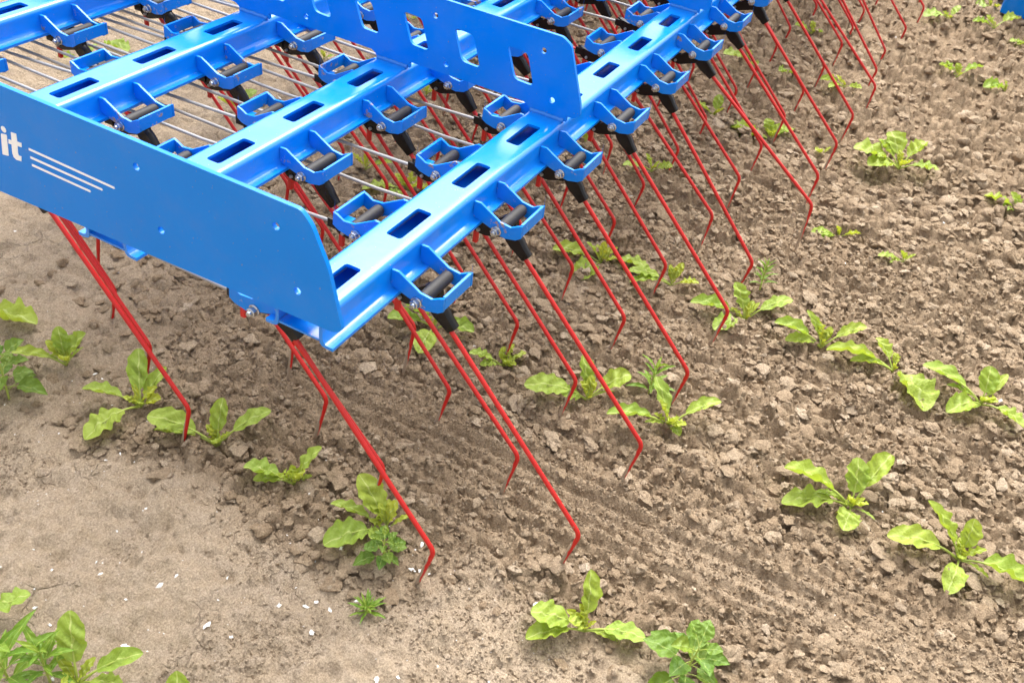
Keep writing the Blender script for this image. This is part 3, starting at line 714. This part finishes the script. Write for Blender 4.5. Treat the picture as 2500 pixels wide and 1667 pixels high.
BEETS = [
 ('young beet left of the nearest outer tine with a leaf lying toward the camera', (-0.04, 0.3699), [(0.0448, 0.0387, 0.055, 0.5), (-0.0389, 0.063, 0.03, 0.42), (0.0492, -0.0051, 0.04, 0.42), (0.0107, -0.0292, 0.022, 0.62), (-0.092, 0.0064, 0.006, 0.5), (0.0086, 0.0208, 0.03, 0.25)]),
 ('young beet whose left leaves are crossed by the leftmost long tine', (-0.0344, 0.24), [(-0.0333, 0.0876, 0.035, 0.42), (-0.0345, 0.0771, 0.016, 0.4), (0.0342, 0.0151, 0.055, 0.5), (0.0585, -0.0463, 0.045, 0.36), (-0.0022, 0.0101, 0.03, 0.35), (0.0075, -0.0177, 0.03, 0.3)]),
 ('small young beet right of the tine-crossed one at the crust edge', (-0.0313, 0.1121), [(-0.0295, 0.0593, 0.025, 0.52), (-0.0321, 0.042, 0.01, 0.4), (0.0362, -0.0174, 0.05, 0.5), (0.0033, 0.0084, 0.03, 0.5), (0.0137, -0.0183, 0.012, 0.35), (0.0176, -0.005, 0.03, 0.28)]),
 ('young beet with arching leaf beside the bushy weed at left edge', (-0.0382, 0.5113), [(-0.0435, 0.0505, 0.03, 0.34), (0.0157, 0.023, 0.05, 0.5), (0.027, -0.0192, 0.05, 0.6), (-0.0148, 0.0317, 0.01, 0.28), (0.0302, -0.0046, 0.015, 0.2), (-0.0023, 0.0121, 0.03, 0.25)]),
 ('beet leaf reaching in from the left edge below the side plate', (-0.0402, 0.7053), [(0.0285, -0.1099, 0.02, 0.5), (0.0149, -0.0245, 0.04, 0.5), (0.0203, -0.0041, 0.05, 0.45)]),
 ('broad-leaved young beet just left of the nearest tine tip', (-0.0341, -0.034), [(0.0137, 0.0526, 0.06, 0.52), (-0.0236, 0.0691, 0.03, 0.32), (-0.0336, 0.0012, 0.014, 0.85), (-0.0685, 0.0465, 0.008, 0.55), (0.0155, -0.004, 0.045, 0.42), (0.0235, -0.0206, 0.02, 0.25), (0.0033, 0.0151, 0.04, 0.3)]),
 ('young beet at bottom centre with one tall upright leaf', (-0.026, -0.3126), [(0.0387, 0.0204, 0.06, 0.46), (-0.032, 0.061, 0.03, 0.55), (-0.0547, 0.053, 0.008, 0.5), (0.0182, -0.0691, 0.012, 0.46), (0.0025, 0.009, 0.025, 0.5), (0.0012, -0.0406, 0.006, 0.3)]),
 ('blurred young beet at the bottom left with tall upright leaf', (-0.3849, 0.1226), [(0.0313, 0.0297, 0.07, 0.48), (0.0457, -0.0526, 0.04, 0.36), (0.017, -0.0483, 0.015, 0.5), (-0.0063, 0.0122, 0.02, 0.3), (-0.0155, -0.0432, 0.02, 0.5)]),
 ('single pale beet leaf at the left edge above narrow-leaved weed', (-0.3899, 0.2695), [(0.0471, -0.0367, 0.03, 0.55), (0.019, -0.0177, 0.05, 0.4)]),
 ('top of a beet leaf cut off by the bottom edge', (-0.3548, 0.0097), [(0.0161, 0.0142, 0.05, 0.6), (0.0121, -0.0242, 0.02, 0.5)]),
 ('young beet behind the third rear tine with one leaf lying forward', (0.6891, -0.0152), [(-0.0457, 0.0788, 0.025, 0.42), (-0.0848, 0.012, 0.004, 0.62), (-0.0098, 0.031, 0.04, 0.4), (0.025, -0.018, 0.03, 0.32), (0.0053, 0.0032, 0.045, 0.35)]),
 ('single beet leaf lying flat on the soil between two young beets', (0.7041, -0.0266), [(0.0001, -0.0769, 0.006, 0.5)]),
 ('young beet with splayed leaves just left of the large beet at centre right', (0.689, -0.151), [(-0.033, 0.0735, 0.02, 0.36), (-0.0521, 0.0606, 0.008, 0.42), (0.0071, -0.0449, 0.02, 0.44), (0.0086, 0.0132, 0.035, 0.34), (0.0127, -0.005, 0.03, 0.28)]),
 ('large young beet at the elbow of the fourth rear tine', (0.6841, -0.291), [(-0.0484, 0.0889, 0.03, 0.36), (-0.0711, 0.0348, 0.008, 0.5), (0.0178, 0.0375, 0.055, 0.55), (0.0605, -0.0594, 0.035, 0.34), (0.0244, -0.0126, 0.03, 0.26), (-0.0141, 0.0262, 0.025, 0.4)]),
 ('young beet with arched side leaves right of the tine rows', (0.6791, -0.4253), [(-0.0316, 0.0822, 0.035, 0.4), (-0.0405, 0.0558, 0.012, 0.42), (0.0131, 0.0435, 0.05, 0.34), (0.0533, -0.0541, 0.035, 0.34), (0.0189, 0.0232, 0.035, 0.5), (0.0192, -0.0071, 0.03, 0.25)]),
 ('wilted crinkled young beet beside the fallen beet leaf', (0.6892, -0.5445), [(-0.0354, 0.1092, 0.018, 0.36), (0.0379, 0.0439, 0.025, 0.5), (0.0277, 0.0078, 0.018, 0.5), (-0.0377, 0.0683, 0.012, 0.34)]),
 ('fallen beet leaf lying on the soil between two right-hand beets', (0.6863, -0.5525), [(-0.0835, -0.0525, 0.006, 0.62)]),
 ('large young beet near the right edge with crinkled pale heart leaf', (0.6873, -0.6843), [(-0.0065, 0.1036, 0.035, 0.4), (-0.0714, 0.0482, 0.01, 0.55), (-0.0118, 0.0592, 0.02, 0.3), (0.0371, 0.0086, 0.05, 0.62), (-0.0315, -0.0652, 0.008, 0.5), (-0.0254, 0.0099, 0.004, 0.4), (0.048, -0.0212, 0.04, 0.3)]),
 ('young beet right of centre with two upright leaves side by side', (0.3481, -0.55), [(-0.0282, 0.1014, 0.045, 0.44), (0.0405, 0.0165, 0.055, 0.62), (0.0736, -0.023, 0.055, 0.46), (-0.0592, 0.0866, 0.008, 0.44), (-0.0629, 0.0012, 0.012, 0.62), (-0.0189, 0.0504, 0.02, 0.32), (-0.0102, -0.0341, 0.004, 0.16), (0.0078, -0.0127, 0.02, 0.5)]),
 ('young beet at the right edge with yellow crinkled heart leaf', (0.3414, -0.7003), [(-0.0388, 0.0977, 0.025, 0.4), (0.0237, 0.0655, 0.055, 0.42), (0.0272, 0.004, 0.055, 0.56), (-0.0061, -0.0858, 0.012, 0.6), (-0.0746, 0.0078, 0.004, 0.5), (-0.0165, -0.0383, 0.004, 0.22), (-0.0038, 0.0057, 0.03, 0.6)]),
 ('young beet with crinkled heart leaf beside a narrow-leaved weed at centre', (0.3335, -0.149), [(-0.0511, 0.084, 0.025, 0.42), (0.0331, 0.0307, 0.05, 0.55), (0.0583, -0.0413, 0.03, 0.5), (-0.0293, 0.0317, 0.014, 0.6), (0.0314, -0.0299, 0.006, 0.14), (0.0037, 0.0114, 0.03, 0.4)]),
 ('young beet under the second rear tine with toothed leaf toward the camera', (0.3392, -0.2761), [(-0.06, 0.0785, 0.03, 0.32), (0.0336, 0.0444, 0.05, 0.4), (0.0559, -0.0548, 0.035, 0.36), (-0.0193, -0.0233, 0.006, 0.66), (0.0006, 0.0239, 0.04, 0.4), (-0.0283, 0.0292, 0.012, 0.22)]),
 ('small young beet at a middle-row tine tip below the rear beam', (0.3396, -0.0013), [(-0.0241, 0.0487, 0.02, 0.46), (-0.0297, 0.0245, 0.008, 0.46), (0.0047, 0.0042, 0.035, 0.5), (0.0229, -0.0277, 0.025, 0.45), (0.0013, -0.0293, 0.003, 0.4)]),
 ('young beet below the nearest rear bracket of the harrow', (0.3501, 0.1297), [(-0.0535, 0.0558, 0.03, 0.5), (-0.0251, 0.0418, 0.045, 0.42), (-0.0751, -0.0169, 0.006, 0.55), (0.013, -0.0637, 0.015, 0.6), (0.0075, -0.0042, 0.04, 0.4)]),
 ('large beet seen below the harrow between rear and second beam', (0.6782, 0.3897), [(-0.0642, 0.0647, 0.015, 0.46), (-0.008, 0.0285, 0.035, 0.5), (-0.0647, 0.0077, 0.005, 0.55), (0.0143, -0.0403, 0.02, 0.5), (0.0055, -0.0037, 0.045, 0.4)]),
 ('beet behind the larger one beneath the second beam', (0.6724, 0.4869), [(-0.0077, 0.0279, 0.03, 0.4), (0.0107, 0.0037, 0.035, 0.4), (0.0251, -0.0441, 0.02, 0.45)]),
 ('small young beet behind the upper shaft of the fourth rear tine', (1.0253, 0.0233), [(-0.0403, 0.0509, 0.015, 0.42), (-0.0008, 0.0195, 0.035, 0.36), (0.0211, -0.0356, 0.012, 0.55), (0.0169, -0.0079, 0.02, 0.3)]),
 ('young beet peeking out behind the third rear bracket', (1.0323, 0.1797), [(-0.0272, 0.0129, 0.03, 0.4), (-0.0091, -0.0025, 0.04, 0.4), (0.0056, -0.0195, 0.035, 0.4)]),
 ('young beet just below the black sleeve of the sixth rear tine', (1.3667, 0.0026), [(-0.0276, 0.0403, 0.03, 0.42), (0.0261, 0.0029, 0.045, 0.45), (-0.0019, -0.0205, 0.03, 0.4)]),
 ('broad leafy young beet among the far tine shafts', (1.3782, -0.1351), [(-0.0389, 0.0864, 0.02, 0.5), (0.019, 0.0243, 0.04, 0.6), (0.0538, -0.0361, 0.02, 0.5), (-0.0544, 0.06, 0.006, 0.5), (0.0382, -0.0139, 0.03, 0.5)]),
 ('young beet beside the black sleeve of the seventh rear tine', (1.7123, 0.0225), [(-0.0611, 0.0591, 0.03, 0.4), (0.0181, 0.0187, 0.03, 0.4), (-0.0234, -0.0241, 0.01, 0.5)]),
 ('tiny beet seedling between the far tines', (1.7279, -0.0736), [(-0.0377, 0.0156, 0.015, 0.6), (-0.0177, -0.019, 0.01, 0.6)]),
 ('flattened young beet crossed by a far rear tine', (1.7304, -0.2158), [(-0.0327, 0.0548, 0.012, 0.4), (-0.0006, 0.0251, 0.025, 0.45), (-0.0067, -0.0438, 0.01, 0.4), (-0.0515, 0.0273, 0.006, 0.4)]),
 ('small far beet at the top among tine shafts', (2.053, -0.0544), [(-0.0252, 0.0468, 0.02, 0.5), (0.014, 0.0109, 0.03, 0.5), (-0.0058, -0.0294, 0.015, 0.5)]),
 ('tiny far beet seedling just left of the eighth rear tine elbow', (1.3792, -0.2563), [(-0.0297, 0.0141, 0.02, 0.5), (0.0102, -0.0115, 0.02, 0.4)]),
 ('large far young beet standing clear right of the tines', (1.3808, -0.4188), [(-0.0349, 0.1019, 0.03, 0.5), (0.0583, 0.0449, 0.05, 0.6), (-0.0666, 0.0588, 0.014, 0.6), (0.073, -0.0303, 0.045, 0.42), (0.0238, -0.0786, 0.012, 0.42), (0.024, 0.0636, 0.04, 0.5)]),
 ('far yellow-green beet in the upper right', (2.0384, -0.4553), [(-0.0106, 0.0534, 0.025, 0.5), (0.021, 0.0128, 0.03, 0.6), (0.0579, -0.0496, 0.025, 0.4), (0.0149, 0.0421, 0.03, 0.5)]),
 ('far low beet right of the yellow-green one', (2.0769, -0.5833), [(-0.0577, 0.0573, 0.012, 0.5), (-0.0036, 0.0145, 0.03, 0.45), (-0.0368, 0.037, 0.02, 0.5)]),
 ('far young beet at the top right of the last tine', (2.4503, -0.3704), [(-0.0762, 0.0672, 0.015, 0.4), (0.0418, -0.0138, 0.035, 0.4), (-0.0063, 0.0238, 0.02, 0.5)]),
 ('far young beet beneath the blue cover corner', (2.4638, -0.4976), [(-0.0344, 0.0622, 0.015, 0.42), (0.0035, 0.0341, 0.03, 0.55), (0.0861, -0.0533, 0.02, 0.4)]),
 ('far beet cut off by the right edge below the blue cover', (2.4477, -0.5902), [(-0.0458, 0.0365, 0.015, 0.5), (-0.0526, 0.0154, 0.01, 0.5), (0.0113, -0.0133, 0.02, 0.5)]),
 ('small young beet right of the sixth rear tine tip', (1.064, -0.3675), [(-0.0481, 0.0473, 0.012, 0.42), (-0.0073, 0.0101, 0.03, 0.45), (0.0111, -0.0381, 0.02, 0.38), (-0.0457, 0.0261, 0.008, 0.4)]),
 ('smallest young beet in the open soil at right, below the large far one', (1.0442, -0.4972), [(-0.0339, 0.0458, 0.012, 0.36), (-0.0119, 0.0114, 0.03, 0.45), (0.0109, -0.0171, 0.02, 0.35), (-0.033, 0.0211, 0.006, 0.36)]),
 ('young beet at the right edge halfway up the right-hand rows', (1.379, -0.6814), [(-0.0072, 0.0816, 0.02, 0.42), (0.0168, 0.0351, 0.035, 0.42), (-0.0243, 0.0519, 0.01, 0.4), (0.0223, -0.0209, 0.02, 0.4)]),
 ('far young beet left of the blue cover at the top edge', (2.7225, -0.4652), [(-0.0627, 0.0388, 0.015, 0.5), (-0.0072, -0.0275, 0.02, 0.55), (-0.0074, 0.0117, 0.03, 0.5)]),
 ('beet leaves seen under the frontmost visible beam', (0.6685, 1.2184), [(-0.0357, 0.0368, 0.012, 0.5), (-0.0029, 0.0203, 0.03, 0.55), (0.0482, 0.0092, 0.025, 0.45)]),
 ('beet leaf seen between the cables in front of third beam', (0.7522, 1.2446), [(-0.0125, -0.0833, 0.012, 0.5)]),
 ('beet leaves behind the cables between second and third beam', (0.6972, 0.822), [(-0.015, 0.0387, 0.025, 0.5), (0.0045, 0.023, 0.03, 0.5), (0.069, 0.0078, 0.02, 0.4)]),
 ('beet seen left of the pierced middle plate behind the second beam', (1.0277, 0.8494), [(-0.0274, 0.0199, 0.015, 0.5), (-0.0055, 0.0017, 0.025, 0.6), (0.0065, -0.0241, 0.015, 0.5)]),
 ('beet leaf tip beside the weld of the pierced middle plate', (1.0546, 0.7606), [(-0.0087, 0.0125, 0.015, 0.6), (0.0089, -0.0171, 0.02, 0.6)]),
 ('beet seen below the lip of second beam beside the pierced plate', (1.0114, 0.56), [(-0.0165, 0.0106, 0.025, 0.4), (-0.005, -0.0093, 0.03, 0.4), (0.0057, -0.0204, 0.02, 0.35)]),
 ('beet seen through the rear window row under the pierced plate', (1.3576, 0.8255), [(-0.0184, 0.0075, 0.015, 0.6), (-0.0019, -0.0248, 0.015, 0.6)]),
]
WEEDS = [
 ('bushy dark green weed cut off by the left edge', (-0.1257, 0.5256), 0.085, 0.068, 'goose'),
 ('small dark green weed under the beet beside the nearest tine tip', (-0.0769, -0.059), 0.04, 0.04, 'goose'),
 ('bushy toothed-leaf weed at the bottom centre', (-0.0319, -0.4351), 0.085, 0.072, 'goose'),
 ('blurred narrow-leaved weed in the bottom left corner', (-0.4182, 0.1835), 0.09, 0.07, 'narrow'),
 ('narrow-leaved sprig beside the upright leaf at the bottom left', (-0.3947, 0.1546), 0.065, 0.05, 'narrow'),
 ('tiny fine-leaved weed alone on the smooth crust', (-0.1464, -0.0833), 0.016, 0.03, 'fine'),
 ('upright narrow-leaved weed standing between two tine-crossed beets at centre', (0.4029, -0.2224), 0.065, 0.04, 'narrow'),
 ('feathery weed behind the large beet at the fourth rear tine elbow', (0.762, -0.2903), 0.06, 0.032, 'fine'),
]
for n_, (label, (bx, by), leaves) in enumerate(BEETS):
    rnd = random.Random(100+n_); single = len(leaves) == 1
    root = tag(link('young_beet' if not single else 'beet_leaf', None, None, (bx, by, zat(bx, by)+(0.004 if single else 0.001))), label, 'beet plant' if not single else 'leaf',
               'young beets growing in rows' if not single else None)
    hmax = max(l[2] for l in leaves); small = [l for l in leaves if (l[0]**2+l[1]**2+l[2]**2)**0.5 < 0.05]
    gz0 = zat(bx, by)
    for dx, dy, h, wr in leaves:
        tipz = (0.025*dx + h) + (0.004 if h < 0.015 else 0.0)
        heart = math.sqrt(dx*dx+dy*dy+h*h) < 0.05 and not single
        tone = rnd.uniform(0.35, 0.9) if heart and h > 0.015 else rnd.uniform(0.0, 0.35)
        me = leaf_mesh('leaf', (dx, dy, tipz), min(wr*(1.5 if bx < 1.2 else 1.8), 0.98), M_leaf, rnd, tone, 1.9 if heart else rnd.uniform(0.9, 1.6), 0.30 if heart else (0.16 if single else 0.33), 'beet', 0.0016 if not heart else 0.0012)
        link('leaf', me, root)
    if len(leaves) >= 5:                              # young crinkled inner leaves
        for q in range(3):
            a = rnd.uniform(0, 6.28); rr_ = rnd.uniform(0.016, 0.030)
            link('leaf', leaf_mesh('leaf', (rr_*math.cos(a), rr_*math.sin(a), rnd.uniform(0.020, 0.040)), 0.62, M_leaf, rnd, rnd.uniform(0.3, 0.8), 2.3, 0.30, 'beet', 0.0013), root)
    if not single and len(leaves) > 2:               # crown of tiny heart leaves
        for q in range(3):
            a = rnd.uniform(0, 6.28); rr_ = rnd.uniform(0.006, 0.012)
            link('leaf', leaf_mesh('leaf', (rr_*math.cos(a), rr_*math.sin(a), rnd.uniform(0.012, 0.022)), 0.55, M_leaf, rnd, rnd.uniform(0.7, 1.0), 1.8, 0.35, 'beet', 0.0012), root)

for n_, (label, (bx, by), h, rad, kind) in enumerate(WEEDS):
    rnd = random.Random(500+n_); root = tag(link('weed', None, None, (bx, by, zat(bx, by))), label, 'weed')
    mat = {'goose': M_weed, 'narrow': M_narrow, 'fine': M_narrow}[kind]
    lean = Vector((rnd.uniform(-.15, .15), rnd.uniform(-.15, .15), 1)).normalized()
    bm = bmesh.new(); tube(bm, [lean*(-0.006), lean*h*0.5, lean*h*0.86], [0.0017, 0.0013, 0.0007], 7); link('stem', bm_mesh('stem', bm, M_stem, 60), root)
    n_leaf = {'goose': 17, 'narrow': 16, 'fine': 26}[kind]
    for q in range(n_leaf):
        f = (q+0.5)/n_leaf; z0 = h*(0.12+0.76*f); a = q*2.399+rnd.uniform(-.3, .3)
        if kind == 'goose': ln = rad*(1.0-0.62*f)*rnd.uniform(0.65, 1.1); wr = 0.85; rise = -0.15+0.85*f; shp = 'rhomb'; pet = 0.33
        elif kind == 'narrow': ln = rad*(1.0-0.45*f)*rnd.uniform(0.7, 1.1); wr = 0.26; rise = 0.1+0.9*f; shp = 'lance'; pet = 0.10
        else: ln = rad*(1.0-0.5*f)*rnd.uniform(0.6, 1.0); wr = 0.20; rise = 0.15+0.9*f; shp = 'lance'; pet = 0.12
        tp = (ln*math.cos(a), ln*math.sin(a), ln*rise)
        me = leaf_mesh('leaf', tp, wr, mat, rnd, rnd.uniform(0, 0.5 if f < 0.8 else 0.9), 0.8, pet, shp, 0.0007)
        o = link('leaf', me, root, lean*z0)
